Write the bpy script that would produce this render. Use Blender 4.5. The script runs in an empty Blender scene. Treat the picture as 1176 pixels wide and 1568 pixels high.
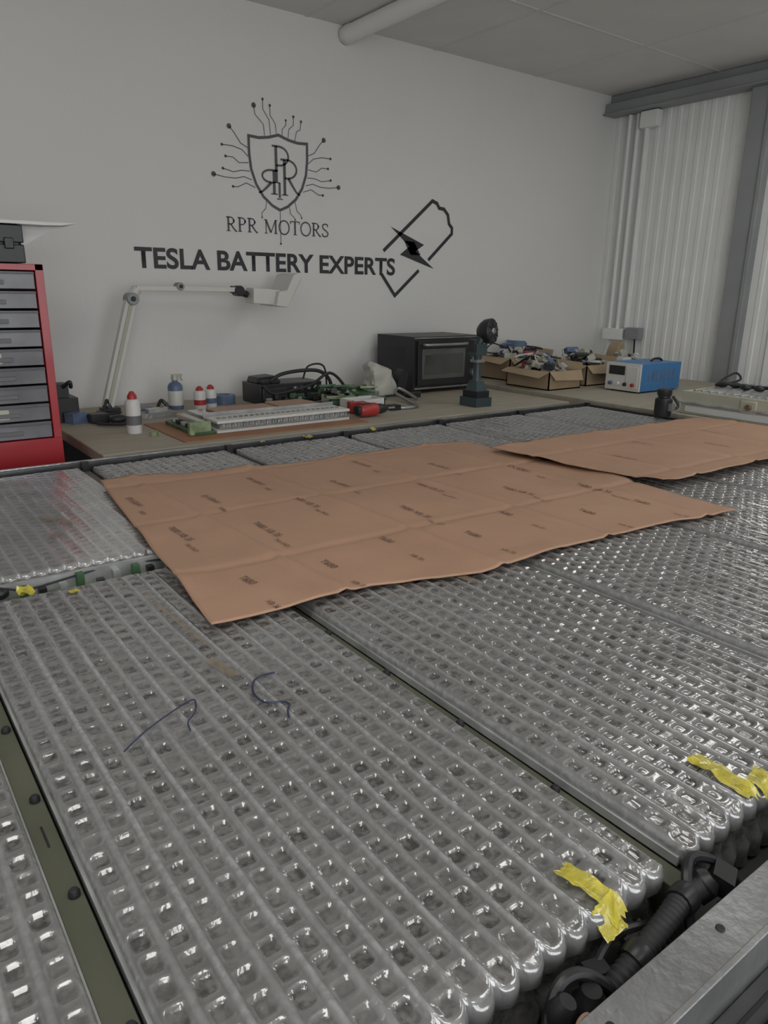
import bpy, bmesh, math, random
import numpy as np
from mathutils import Vector, Matrix, noise
random.seed(4)
S=0.43; ZF=3.2
sc=bpy.context.scene
try:
    sc.view_settings.view_transform='Standard'; sc.view_settings.look='None'
except Exception: pass
def W(x,y,z): return Vector((x*S,y*S,(z+ZF)*S))

# ---------------------------------------------------------------- materials
def mat(name,col,rough=0.6,metal=0.0,var=0.08,nscale=6.0,bump=0.0,bscale=40.0,coat=0.0,emit=None,estr=0,alpha=1,trans=0,spec=None,stretch=None):
    m=bpy.data.materials.new(name); m.use_nodes=True
    nt=m.node_tree; b=nt.nodes['Principled BSDF']
    tc=nt.nodes.new('ShaderNodeTexCoord'); n=nt.nodes.new('ShaderNodeTexNoise')
    n.inputs['Scale'].default_value=nscale; n.inputs['Detail'].default_value=5
    src=tc.outputs['Object']
    if stretch:
        mp=nt.nodes.new('ShaderNodeMapping'); mp.inputs['Scale'].default_value=stretch
        nt.links.new(src,mp.inputs[0]); src=mp.outputs[0]
    nt.links.new(src,n.inputs['Vector'])
    r=nt.nodes.new('ShaderNodeValToRGB')
    c0=[max(0,c*(1-var)) for c in col]; c1=[min(1,c*(1+var)) for c in col]
    r.color_ramp.elements[0].position=.3; r.color_ramp.elements[1].position=.7
    r.color_ramp.elements[0].color=(*c0,1); r.color_ramp.elements[1].color=(*c1,1)
    nt.links.new(n.outputs['Fac'],r.inputs[0]); nt.links.new(r.outputs[0],b.inputs['Base Color'])
    b.inputs['Roughness'].default_value=rough; b.inputs['Metallic'].default_value=metal
    b.inputs['Coat Weight'].default_value=coat; b.inputs['Coat Roughness'].default_value=.1
    if spec is not None: b.inputs['Specular IOR Level'].default_value=spec
    if trans: b.inputs['Transmission Weight'].default_value=trans
    b.inputs['Alpha'].default_value=alpha
    if emit:
        b.inputs['Emission Color'].default_value=(*emit,1); b.inputs['Emission Strength'].default_value=estr
    if bump:
        n2=nt.nodes.new('ShaderNodeTexNoise'); n2.inputs['Scale'].default_value=bscale; n2.inputs['Detail'].default_value=4
        nt.links.new(src,n2.inputs['Vector'])
        bp=nt.nodes.new('ShaderNodeBump'); bp.inputs['Strength'].default_value=bump; bp.inputs['Distance'].default_value=.01
        nt.links.new(n2.outputs['Fac'],bp.inputs['Height']); nt.links.new(bp.outputs[0],b.inputs['Normal'])
    return m
M={}
M['wall']=mat('wall_paint',(.76,.76,.745),.85,var=.02,nscale=1.5,bump=.08,bscale=60,spec=.2)
M['ceil']=mat('ceiling_tile',(.74,.735,.72),.95,var=.03,nscale=5,bump=.15,bscale=150,spec=.1)
M['tbar']=mat('ceiling_grid_paint',(.66,.66,.65),.6,var=.02)
M['floor']=mat('floor_concrete',(.38,.37,.36),.6,var=.15,nscale=3)
M['clad']=mat('cladding_white',(.84,.85,.84),.6,var=.03,spec=.3)
M['steel']=mat('painted_grey_steel',(.30,.315,.32),.5,var=.06,metal=.1)
M['decal']=mat('vinyl_black',(.035,.035,.04),.5,var=.1)
M['decalg']=mat('vinyl_grey',(.09,.095,.10),.5,var=.1)
M['alu']=mat('brushed_aluminium',(.34,.345,.345),.38,metal=.75,var=.22,nscale=14,bump=.2,bscale=80)
M['alud']=mat('dark_aluminium',(.10,.10,.105),.3,metal=.7,var=.25,nscale=10)
M['olive']=mat('olive_tray_paint',(.125,.13,.09),.55,var=.15,nscale=8,bump=.1)
M['tray']=mat('tray_dark',(.06,.06,.055),.6,var=.2)
M['paper']=mat('fish_paper',(.47,.285,.19),.58,var=.07,nscale=3.5,bump=.12,bscale=25,spec=.35)
M['ink']=mat('stamp_ink',(.20,.12,.09),.7,var=.3,nscale=60)
M['pen']=mat('marker_ink',(.03,.035,.08),.4,var=.2)
M['yellow']=mat('yellow_kapton_tape',(.62,.53,.05),.2,var=.25,nscale=60,bump=.6,bscale=70,coat=1,alpha=.86)
M['amber']=mat('amber_tape',(.26,.19,.11),.3,var=.3,nscale=30,coat=.6,alpha=.6)
M['black']=mat('black_plastic',(.02,.02,.022),.38,var=.2)
M['blackr']=mat('black_rubber',(.025,.025,.028),.6,var=.2)
M['dark']=mat('dark_grey_metal',(.035,.037,.04),.4,metal=.3,var=.15)
M['glassd']=mat('oven_glass',(.05,.055,.055),.08,var=.3,nscale=4,coat=1)
M['oveni']=mat('oven_interior',(.16,.165,.16),.3,metal=.6,var=.3,nscale=5)
M['ply']=mat('plywood_desktop',(.38,.345,.27),.6,var=.1,nscale=5,stretch=(1,6,1))
M['white']=mat('white_plastic',(.66,.66,.64),.4,var=.03)
M['lampw']=mat('lamp_white_enamel',(.66,.66,.62),.4,var=.03)
M['red']=mat('red_enamel',(.38,.022,.03),.35,var=.08,coat=.3)
M['redp']=mat('red_plastic',(.40,.04,.035),.4,var=.1)
M['drawer']=mat('smoky_drawer_plastic',(.12,.12,.135),.3,var=.5,nscale=7,coat=.3)
M['drawl']=mat('drawer_lip_plastic',(.15,.15,.16),.5,var=.1)
M['teal']=mat('dark_teal_plastic',(.04,.062,.068),.4,var=.1)
M['blue']=mat('blue_enamel',(.06,.21,.46),.4,var=.08)
M['bluel']=mat('blue_label',(.12,.17,.27),.4,var=.25,nscale=30)
M['card']=mat('corrugated_cardboard',(.38,.285,.185),.8,var=.1,nscale=8)
M['cardo']=mat('orange_carton',(.36,.19,.10),.7,var=.1)
M['cream']=mat('cream_plastic',(.46,.46,.37),.3,var=.1,coat=.4)
M['pcb']=mat('green_pcb',(.06,.13,.065),.4,var=.4,nscale=30)
M['pcbl']=mat('light_pcb',(.22,.28,.16),.4,var=.35,nscale=40)
M['copper']=mat('copper_board',(.40,.24,.16),.5,var=.1)
M['mat']=mat('orange_mat',(.33,.16,.085),.6,var=.1)
M['bag']=mat('plastic_bag',(.48,.48,.43),.35,var=.12,nscale=10,bump=.4,bscale=20)
M['clear']=mat('clear_plastic_strip',(.36,.365,.36),.12,var=.3,nscale=20,coat=1)
M['led']=mat('led_diffuser',(.9,.9,.9),.5,emit=(1,.985,.95),estr=4.0,var=.01)
M['glass']=mat('window_glass',(.8,.88,.95),.05,trans=1,var=.01)
M['screw']=mat('screw_steel',(.4,.4,.4),.3,metal=.9)

def film_material(name,lo,hi):
    m=bpy.data.materials.new(name); m.use_nodes=True
    nt=m.node_tree; b=nt.nodes['Principled BSDF']; L=nt.links.new
    at=nt.nodes.new('ShaderNodeAttribute'); at.attribute_name='cell'
    ar=nt.nodes.new('ShaderNodeAttribute'); ar.attribute_name='ridge'
    tc=nt.nodes.new('ShaderNodeTexCoord'); oi=nt.nodes.new('ShaderNodeObjectInfo')
    ad=nt.nodes.new('ShaderNodeVectorMath'); ad.operation='ADD'
    mu=nt.nodes.new('ShaderNodeMath'); mu.operation='MULTIPLY'; mu.inputs[1].default_value=37
    L(oi.outputs['Random'],mu.inputs[0]); L(tc.outputs['Object'],ad.inputs[0]); L(mu.outputs[0],ad.inputs[1])
    def noi(sc_,det,dist=0,vec=None):
        n=nt.nodes.new('ShaderNodeTexNoise'); n.inputs['Scale'].default_value=sc_; n.inputs['Detail'].default_value=det; n.inputs['Distortion'].default_value=dist
        L(vec or ad.outputs[0],n.inputs['Vector']); return n
    def ramp(src,p0,c0,p1,c1):
        r=nt.nodes.new('ShaderNodeValToRGB'); r.color_ramp.elements[0].position=p0; r.color_ramp.elements[1].position=p1
        r.color_ramp.elements[0].color=(*c0,1); r.color_ramp.elements[1].color=(*c1,1); L(src,r.inputs[0]); return r
    n=noi(9,6); nf=noi(120,3,.4)
    r1=ramp(n.outputs['Fac'],.3,[lo*c for c in (1,1,.975)],.75,[hi*c for c in (1,1,.985)])
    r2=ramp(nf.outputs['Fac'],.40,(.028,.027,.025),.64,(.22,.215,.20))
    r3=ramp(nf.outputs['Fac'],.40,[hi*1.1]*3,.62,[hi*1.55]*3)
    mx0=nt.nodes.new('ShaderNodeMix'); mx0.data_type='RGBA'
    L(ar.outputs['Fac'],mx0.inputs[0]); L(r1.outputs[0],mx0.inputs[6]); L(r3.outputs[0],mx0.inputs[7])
    mx=nt.nodes.new('ShaderNodeMix'); mx.data_type='RGBA'
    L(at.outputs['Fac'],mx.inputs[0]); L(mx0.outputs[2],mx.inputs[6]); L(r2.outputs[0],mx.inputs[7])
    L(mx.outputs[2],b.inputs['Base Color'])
    b.inputs['Roughness'].default_value=.2; b.inputs['Metallic'].default_value=.2
    b.inputs['Coat Weight'].default_value=1; b.inputs['Coat Roughness'].default_value=.04; b.inputs['Coat IOR'].default_value=1.9
    mp=nt.nodes.new('ShaderNodeMapping'); mp.inputs['Scale'].default_value=(1,.35,1); L(ad.outputs[0],mp.inputs[0])
    nb=noi(45,3,1.2,mp.outputs[0])
    bp=nt.nodes.new('ShaderNodeBump'); bp.inputs['Strength'].default_value=.38; bp.inputs['Distance'].default_value=.004
    L(nb.outputs['Fac'],bp.inputs['Height']); L(bp.outputs[0],b.inputs['Coat Normal'])
    bp2=nt.nodes.new('ShaderNodeBump'); bp2.inputs['Strength'].default_value=.3; bp2.inputs['Distance'].default_value=.002
    L(nf.outputs['Fac'],bp2.inputs['Height']); L(bp2.outputs[0],b.inputs['Normal'])
    return m
M['film']=film_material('formed_clear_film_over_cells',.20,.29)
M['film2']=film_material('fogged_film_over_cells',.31,.45)

# ---------------------------------------------------------------- builder
class B:
    def __init__(s,name,loc):
        s.name=name; s.loc=W(*loc); s.v=[]; s.f=[]; s.fm=[]; s.mats=[]
    def mi(s,m):
        if m not in s.mats: s.mats.append(m)
        return s.mats.index(m)
    def add(s,vs,fs,m):
        o=len(s.v); k=s.mi(m)
        s.v+= [W(*p)-s.loc for p in vs]
        for f in fs: s.f.append([o+i for i in f]); s.fm.append(k)
    def box(s,c,d,m,rz=0,rx=0,ry=0,taper=1.0):
        R=Matrix.Rotation(rz,3,'Z')@Matrix.Rotation(ry,3,'Y')@Matrix.Rotation(rx,3,'X')
        vs=[]
        for k in (-1,1):
            t=taper if k>0 else 1
            for a,b_ in ((-1,-1),(1,-1),(1,1),(-1,1)):
                vs.append(tuple(Vector(c)+R@Vector((a*d[0]/2*t,b_*d[1]/2*t,k*d[2]/2))))
        s.add(vs,[(3,2,1,0),(4,5,6,7),(0,1,5,4),(1,2,6,5),(2,3,7,6),(3,0,4,7)],m)
    def bx(s,x0,x1,y0,y1,z0,z1,m): s.box(((x0+x1)/2,(y0+y1)/2,(z0+z1)/2),(x1-x0,y1-y0,z1-z0),m)
    def lathe(s,base,prof,m,seg=20,axis=(0,0,1)):
        a=Vector(axis).normalized(); u=a.orthogonal().normalized(); w=a.cross(u)
        vs=[];fs=[];n=len(prof)
        for r,h in prof:
            for i in range(seg):
                t=2*math.pi*i/seg
                vs.append(tuple(Vector(base)+a*h+(u*math.cos(t)+w*math.sin(t))*r))
        for j in range(n-1):
            for i in range(seg):
                i2=(i+1)%seg; fs.append((j*seg+i,j*seg+i2,(j+1)*seg+i2,(j+1)*seg+i))
        fs.append(tuple(range(seg-1,-1,-1))); fs.append(tuple((n-1)*seg+i for i in range(seg)))
        s.add(vs,fs,m)
    def cyl(s,p0,p1,r,m,seg=16,r1=None):
        d=Vector(p1)-Vector(p0); s.lathe(p0,[(r,0),(r if r1 is None else r1,d.length)],m,seg,d)
    def ell(s,c,r,m,seg=16):
        vs=[];fs=[];n=10 if seg>8 else 6
        for j in range(n+1):
            t=math.pi*j/n
            for i in range(seg):
                p=2*math.pi*i/seg; q=max(math.sin(t),.01)
                vs.append((c[0]+r[0]*q*math.cos(p),c[1]+r[1]*q*math.sin(p),c[2]-r[2]*math.cos(t)))
        for j in range(n):
            for i in range(seg):
                i2=(i+1)%seg; fs.append((j*seg+i,j*seg+i2,(j+1)*seg+i2,(j+1)*seg+i))
        s.add(vs,fs,m)
    def tube(s,pts,r,m,seg=8,sub=6,rib=0):
        P=[Vector(p) for p in pts]; Q=[]
        for i in range(len(P)-1):
            a=P[max(i-1,0)];b=P[i];c=P[i+1];d=P[min(i+2,len(P)-1)]
            for k in range(sub):
                t=k/sub; Q.append(.5*((2*b)+(c-a)*t+(2*a-5*b+4*c-d)*t*t+(3*b-a-3*c+d)*t**3))
        Q.append(P[-1]); vs=[];fs=[];u=None
        for i,q in enumerate(Q):
            tg=(Q[min(i+1,len(Q)-1)]-Q[max(i-1,0)]).normalized()
            u=tg.orthogonal().normalized() if u is None else (u-tg*u.dot(tg)).normalized()
            w=tg.cross(u); rr=r*(1+rib*(i%2))
            for k in range(seg):
                t=2*math.pi*k/seg; vs.append(tuple(q+(u*math.cos(t)+w*math.sin(t))*rr))
        for j in range(len(Q)-1):
            for i in range(seg):
                i2=(i+1)%seg; fs.append((j*seg+i,j*seg+i2,(j+1)*seg+i2,(j+1)*seg+i))
        fs.append(tuple(range(seg-1,-1,-1))); fs.append(tuple((len(Q)-1)*seg+i for i in range(seg)))
        s.add(vs,fs,m)
    def prism(s,poly,y0,y1,m,axis='y'):
        n=len(poly)
        def P(a,b,t): return (a,t,b) if axis=='y' else ((t,a,b) if axis=='x' else (a,b,t))
        vs=[P(a,b,y0) for a,b in poly]+[P(a,b,y1) for a,b in poly]
        fs=[tuple(range(n)),tuple(range(2*n-1,n-1,-1))]+[(i,n+i,n+(i+1)%n,(i+1)%n) for i in range(n)]
        s.add(vs,fs,m)
    def done(s,bevel=0,smooth=True,ang=35,parent=None):
        me=bpy.data.meshes.new(s.name); me.from_pydata([tuple(v) for v in s.v],[],s.f)
        for m in s.mats: me.materials.append(M[m])
        for p,k in zip(me.polygons,s.fm): p.material_index=k
        bm=bmesh.new(); bm.from_mesh(me); bmesh.ops.recalc_face_normals(bm,faces=bm.faces); bm.to_mesh(me); bm.free()
        if smooth:
            for p in me.polygons: p.use_smooth=True
            me.set_sharp_from_angle(angle=math.radians(ang))
        o=bpy.data.objects.new(s.name,me); o.location=s.loc; sc.collection.objects.link(o)
        if parent: o.parent=parent; o.matrix_parent_inverse=Matrix.Translation(-parent.location)
        if bevel:
            b=o.modifiers.new('bevel','BEVEL'); b.width=bevel*S; b.segments=2; b.limit_method='ANGLE'; b.angle_limit=math.radians(50)
        return o

# ---------------------------------------------------------------- room
X0,X1,Y0,Y1,ZC,Z0=-4.6,8.38,-4.5,6.5,2.33,-3.2
b=B('floor',(2,1,Z0)); b.bx(X0-.3,X1+.3,Y0-.3,Y1+.3,Z0-.2,Z0,'floor'); b.done()
b=B('ceiling',(2,1,ZC)); b.bx(X0-.3,X1+.3,Y0-.3,Y1+.3,ZC,ZC+.2,'ceil')
xs=[];ys=[]
x=-3.6
while x<X1: xs.append(x); x+=1.5
y=-3.9
while y<Y1: ys.append(y); y+=1.5
for x in xs: b.bx(x-.02,x+.02,Y0,Y1,ZC-.006,ZC,'tbar')
for y in ys: b.bx(X0,X1,y-.02,y+.02,ZC-.0065,ZC,'tbar')
b.done()
b=B('wall_back',(2,Y1,0)); b.bx(X0-.3,X1+.3,Y1,Y1+.2,Z0,ZC,'wall'); b.done()
b=B('wall_left',(X0,1,0)); b.bx(X0-.2,X0,Y0,Y1,Z0,ZC,'wall'); b.done()
FX0,FX1,FZ0,FZ1=-3.2,4.0,-1.2,1.7  # opening added behind the camera so fill light can reach the walls
b=B('wall_front',(2,Y0,0))
for a in ((X0-.3,FX0,Z0,ZC),(FX1,X1+.3,Z0,ZC),(FX0,FX1,Z0,FZ0),(FX0,FX1,FZ1,ZC)): b.bx(a[0],a[1],Y0-.2,Y0,a[2],a[3],'wall')
b.done()
b=B('added_fill_window',(.4,Y0,.2))  # unseen frame around the added opening for the fill light
for z in (FZ0,FZ1): b.bx(FX0-.05,FX1+.05,Y0-.12,Y0+.05,z-.06,z+.06,'clad')
for k in range(5):
    x=FX0+(FX1-FX0)*k/4; b.bx(x-.05,x+.05,Y0-.12,Y0+.05,FZ0,FZ1,'clad')
b.done()
b=B('wall_right',(X1,1,0))
WY0,WY1,WZ0,WZ1=2.2,4.08,-1.35,.45
def clad(y0,y1,z0,z1):
    p=[];y=y0;per=.14
    while y<y1-1e-4:
        for dy,dx in ((0,0),(.075,0),(.085,-.010),(.13,-.010)):
            if y+dy<y1: p.append((y+dy,X1+dx))
        y+=per
    p.append((y1,X1))
    vs=[(a,yy,zz) for zz in (z0,z1) for yy,a in p]; n=len(p)
    b.add(vs,[(i,i+1,n+i+1,n+i) for i in range(n-1)],'clad')
clad(WY1,Y1,Z0,ZC); clad(Y0,WY0,Z0,ZC); clad(WY0,WY1,Z0,WZ0); clad(WY0,WY1,WZ1,ZC)
for a in ((WY1,Y1,Z0,ZC),(Y0,WY0,Z0,ZC),(WY0,WY1,Z0,WZ0),(WY0,WY1,WZ1,ZC)):
    b.bx(X1+.01,X1+.2,a[0],a[1],a[2],a[3],'clad')
b.done(smooth=False)
b=B('window_1',(X1,3.1,-.4))
for z in (WZ0,WZ1): b.bx(X1-.05,X1+.1,WY0-.05,WY1+.05,z-.05,z+.05,'clad')
for y in (WY0,WY1,(WY0+WY1)/2): b.bx(X1-.05,X1+.1,y-.05,y+.05,WZ0,WZ1,'clad')
b.bx(X1+.03,X1+.05,WY0,WY1,WZ0,WZ1,'glass'); b.done()
b=B('trim_header_beam',(X1-.1,3,2.2)); b.bx(X1-.22,X1-.02,Y0,Y1-.005,2.1,2.22,'steel'); b.bx(X1-.12,X1-.03,Y0,Y1-.005,2.22,2.325,'steel'); b.bx(X1-.26,X1-.02,Y0,Y1-.005,2.09,2.11,'steel'); b.done(.006)
b=B('trim_post',(X1-.1,4.53,0)); b.bx(X1-.16,X1-.03,4.42,4.66,Z0,2.09,'steel'); b.bx(X1-.19,X1-.15,4.40,4.45,Z0,2.09,'steel'); b.done(.006)
b=B('electrical_conduit',(X1-.07,6.1,.7))
for y in (6.22,6.10,5.97): b.cyl((X1-.07,y,-.45),(X1-.07,y,2.085),.022,'clad',10)
b.bx(X1-.14,X1-.03,5.80,6.03,1.9,2.08,'clad')
b.bx(X1-.14,X1-.03,5.72,5.93,-.56,-.42,'steel'); b.bx(X1-.14,X1-.03,5.97,6.27,-.58,-.44,'clad')
b.tube([(X1-.09,5.8,-.56),(X1-.1,5.78,-.75),(X1-.15,5.7,-.95)],.012,'blackr'); b.done(.006)
b=B('ceiling_duct',(4.35,2,2.2)); b.lathe((4.31,Y1-.005,2.25),[(.068,0),(.080,.02),(.080,.12),(.074,.13),(.074,9)],'wall',28,(0,-1,0)); b.done()

for (x,y) in ((6.15,2.85),(6.15,-.9),(3.15,-.9),(.15,1.0),(-2.85,1.0),(.15,-2.4)):
    b=B('led_ceiling_panel',(x,y,ZC)); b.bx(x-.7,x+.7,y-.7,y+.7,ZC-.02,ZC-.008,'led')
    for q in (-.72,.72): b.bx(x+q-.02,x+q+.02,y-.74,y+.74,ZC-.03,ZC-.007,'white'); b.bx(x-.70,x+.70,y+q-.02,y+q+.02,ZC-.03,ZC-.007,'white')
    b.done()
al=bpy.data.lights.new('added_wall_fill','AREA'); al.shape='RECTANGLE'; al.size=(FX1-FX0)*S; al.size_y=(FZ1-FZ0)*S; al.energy=42; al.color=(.96,.98,1)  # added area light outside the opening, brightens back and right walls
ao=bpy.data.objects.new('added_wall_fill',al); ao.location=W((FX0+FX1)/2,Y0-.3,(FZ0+FZ1)/2); ao.rotation_euler=(math.pi/2,0,0); sc.collection.objects.link(ao)

# ---------------------------------------------------------------- wall graphics (vinyl on back wall)
YW=Y1-.004
class Decal(B):
    def stroke(s,pts,w,m,closed=False,w1=None):
        P=[Vector(p) for p in pts]; n=len(P); L=[];R=[]
        for i in range(n):
            if closed: a=P[i-1]; c=P[(i+1)%n]
            else: a=P[max(i-1,0)]; c=P[min(i+1,n-1)]
            d1=(P[i]-a); d2=(c-P[i])
            d1=d1.normalized() if d1.length>1e-9 else d2.normalized(); d2=d2.normalized() if d2.length>1e-9 else d1
            t=(d1+d2).normalized(); nn=Vector((-t.y,t.x)); k=1/max(.5,nn.dot(Vector((-d1.y,d1.x))))
            ww=w if w1 is None else w+(w1-w)*i/(n-1)
            L.append(P[i]+nn*ww/2*k); R.append(P[i]-nn*ww/2*k)
        vs=[(p.x,YW,p.y) for p in L]+[(p.x,YW,p.y) for p in R]
        fs=[(i,(i+1)%n,n+(i+1)%n,n+i) for i in range(n if closed else n-1)]
        s.add(vs,fs,m)
    def disc(s,c,r,m):
        vs=[(c[0]+r*math.cos(t*math.pi/8),YW,c[1]+r*math.sin(t*math.pi/8)) for t in range(16)]
        s.add(vs,[tuple(range(16))],m)
    def fill(s,pts,m): s.add([(x,YW,z) for x,z in pts],[tuple(range(len(pts)))],m)
def arc(cx,cz,rx,rz,a0,a1,n=14):
    return [(cx+rx*math.cos(math.radians(a0+(a1-a0)*i/n)),cz+rz*math.sin(math.radians(a0+(a1-a0)*i/n))) for i in range(n+1)]
d=Decal('wall_logo_shield',(3.585,YW,1.0)); cx=3.585
half=[(0,1.33),( .10,1.30),(.20,1.285),(.30,1.29),(.30,1.15),(.285,1.02),(.24,.90),(.17,.80),(.08,.73),(0,.695)]
d.stroke([(cx+x,z) for x,z in half]+[(cx-x,z) for x,z in half[1:-1]][::-1],.024,'decalg',closed=True)
def R(sx,x,z0,z1,w,mirror=1,m='decalg'):
    h=z1-z0; g=mirror
    d.stroke([(x,z0),(x,z1)],.028,m); d.stroke([(x-.035,z0),(x+.035,z0)],.010,m)
    d.stroke([(x-.04*g,z1),(x+.03*g,z1)]+[(x+g*(p[0]),p[1]) for p in arc(.03,z1-h*.26,w*.75,h*.26,85,-88)]+[(x,z1-h*.52)],.018,m)
def leg(x0,z0,x1,z1): d.stroke([(x0,z0),(x0+(x1-x0)*.35,z0+(z1-z0)*.45),(x0+(x1-x0)*.7,z0+(z1-z0)*.85),(x1,z1)],.026,'decalg',w1=.014)
R(1,3.555,.93,1.235,.13)
R(1,3.64,.83,1.13,.13); leg(3.68,.975,3.80,.84)
R(1,3.53,.83,1.03,.12,-1); leg(3.50,.925,3.37,.83)
d.stroke([(3.585,.80),(3.585,.93)],.022,'decalg'); d.stroke([(3.555,.79),(3.615,.79)],.01,'decalg')
tr=[([(.31,1.19),(.38,1.22),(.44,1.30),(.485,1.343)],.022),([(.31,1.12),(.37,1.17),(.46,1.19),(.56,1.19)],.012),([(.31,1.07),(.40,1.06),(.46,1.10),(.53,1.10)],.012),
    ([(.30,1.0),(.38,1.0),(.46,.98),(.56,1.0)],.012),([(.28,.93),(.36,.95),(.44,.93),(.54,.93),(.65,.945)],.022),([(.25,.87),(.34,.90),(.42,.86),(.47,.86)],.012)]
for pts,r in tr:
    for g in (-1,1):
        d.stroke([(cx+g*x,z) for x,z in pts],.007,'decalg'); d.disc((cx+g*pts[-1][0],pts[-1][1]),r,'decalg')
for pts,r in [([(-.14,1.31),(-.15,1.40),(-.23,1.47),(-.24,1.54)],.022),([(-.08,1.32),(-.09,1.44),(-.15,1.52),(-.15,1.60)],.012),([(-.02,1.34),(-.03,1.42),(-.08,1.48),(-.08,1.56)],.012),([(.04,1.33),(.04,1.38),(.08,1.42),(.08,1.46)],.01),([(.1,1.31),(.11,1.39),(.16,1.43),(.16,1.50)],.012),([(.17,1.3),(.19,1.38),(.23,1.40),(.24,1.47)],.012),
              ([(-.14,.76),(-.15,.70),(-.19,.66),(-.19,.62)],.008),([(.10,.73),(.11,.67),(.15,.64),(.16,.62)],.008),([(.16,.78),(.18,.70),(.22,.67),(.23,.64)],.008),([(0,.68),(0,.40)],.01)]:
    d.stroke([(cx+x,z) for x,z in pts],.006,'decalg'); d.disc((cx+pts[-1][0],pts[-1][1]),r,'decalg')
d.done(smooth=False)
d=Decal('wall_sign_lettering',(3.58,YW,.55)); g='decalg'
zb,zt=.487,.603; H=zt-zb; x=3.035
def st(p,w=.018): d.stroke([(x+a*H,zb+c*H) for a,c in p],w,g)
def serif(a,c,w=.17): st([(a-w,c),(a+w,c)],.007)
def letter(ch):
    if ch in 'RP':
        st([(.17,0),(.17,1)]); serif(.17,0); st([(0,1)]+[(p[0],p[1]) for p in arc(.32,.75,.32,.25,90,-90)]+[(.17,.5)],.011); st([(.62,.85),(.64,.75),(.62,.65)],.015)
        if ch=='R': st([(.36,.5),(.60,.2),(.78,.0),(.88,0)],.014)
    if ch=='M':
        st([(.15,0),(.15,1)],.009); serif(.15,0,.14); serif(.1,1,.12); st([(.15,1),(.58,.05)]); st([(.58,.05),(1.0,1)],.009); st([(1.02,0),(1.02,1)]); serif(1.02,0,.16); serif(1.06,1,.12)
    if ch=='O':
        d.stroke([(x+(.5+.46*math.cos(t))*H,zb+(.5+.52*math.sin(t))*H) for t in [i*math.pi/14 for i in range(28)]],.013,g,closed=True)
    if ch=='T':
        st([(.42,0),(.42,1)]); serif(.42,0); st([(0,.82),(.02,1),(.82,1),(.84,.82)],.010)
    if ch=='S':
        st([(.58,.78),(.55,.95),(.35,1.0),(.12,.93),(.08,.75),(.2,.6),(.45,.45),(.62,.28),(.56,.08),(.33,-.01),(.1,.06),(.05,.24)],.013)
adv=[('R',.95),('P',.82),('R',.95),(' ',.5),('M',1.28),('O',1.08),('T',.92),('O',1.08),('R',.95),('S',.7)]
tot=sum(a for _,a in adv)*H; ext=(1.085-tot)/9
for ch,a in adv:
    if ch!=' ': letter(ch)
    x+=a*H+ext
d.done(smooth=False)
def text_mesh(txt,offset=0.0):
    cu=bpy.data.curves.new('t','FONT'); cu.body=txt; cu.offset=offset
    o=bpy.data.objects.new('t',cu); sc.collection.objects.link(o)
    dg=bpy.context.evaluated_depsgraph_get(); me=bpy.data.meshes.new_from_object(o.evaluated_get(dg))
    bpy.data.objects.remove(o); return me
def place_text(name,txt,x0,x1,z0,z1,m,offset=.02):
    me=text_mesh(txt,offset); xs=[v.co.x for v in me.vertices]; ys=[v.co.y for v in me.vertices]
    a,b_,c,e=min(xs),max(xs),min(ys),max(ys); org=W((x0+x1)/2,YW,(z0+z1)/2)
    for v in me.vertices:
        v.co=W(x0+(v.co.x-a)/(b_-a)*(x1-x0),YW,z0+(v.co.y-c)/(e-c)*(z1-z0))-org
    me.materials.clear(); me.materials.append(M[m]); o=bpy.data.objects.new(name,me); o.location=org; sc.collection.objects.link(o); return o
place_text('wall_slogan_lettering','TESLA BATTERY EXPERTS',2.185,4.945,.143,.317,'decal',.026)
d=Decal('wall_battery_bolt_graphic',(5.25,YW,.4))
d.stroke([(4.79,.385),(5.434,.915),(5.50,.895),(5.53,.85),(5.60,.845),(5.66,.79),(5.68,.70),(5.725,.66),(5.725,.60),(5.40,.315)],.036,'decal')
d.stroke([(4.77,.155),(4.949,-.06),(5.27,.205)],.036,'decal')
d.fill([(4.88,.627),(5.335,.468),(5.215,.398),(5.137,.441)],'decal')
d.fill([(5.135,.445),(5.215,.40),(5.484,.225),(5.008,.357)],'decal')
d.fill([(5.06,.50),(5.20,.49),(5.29,.36),(5.15,.36)],'decal')
d.done(smooth=False)

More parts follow.
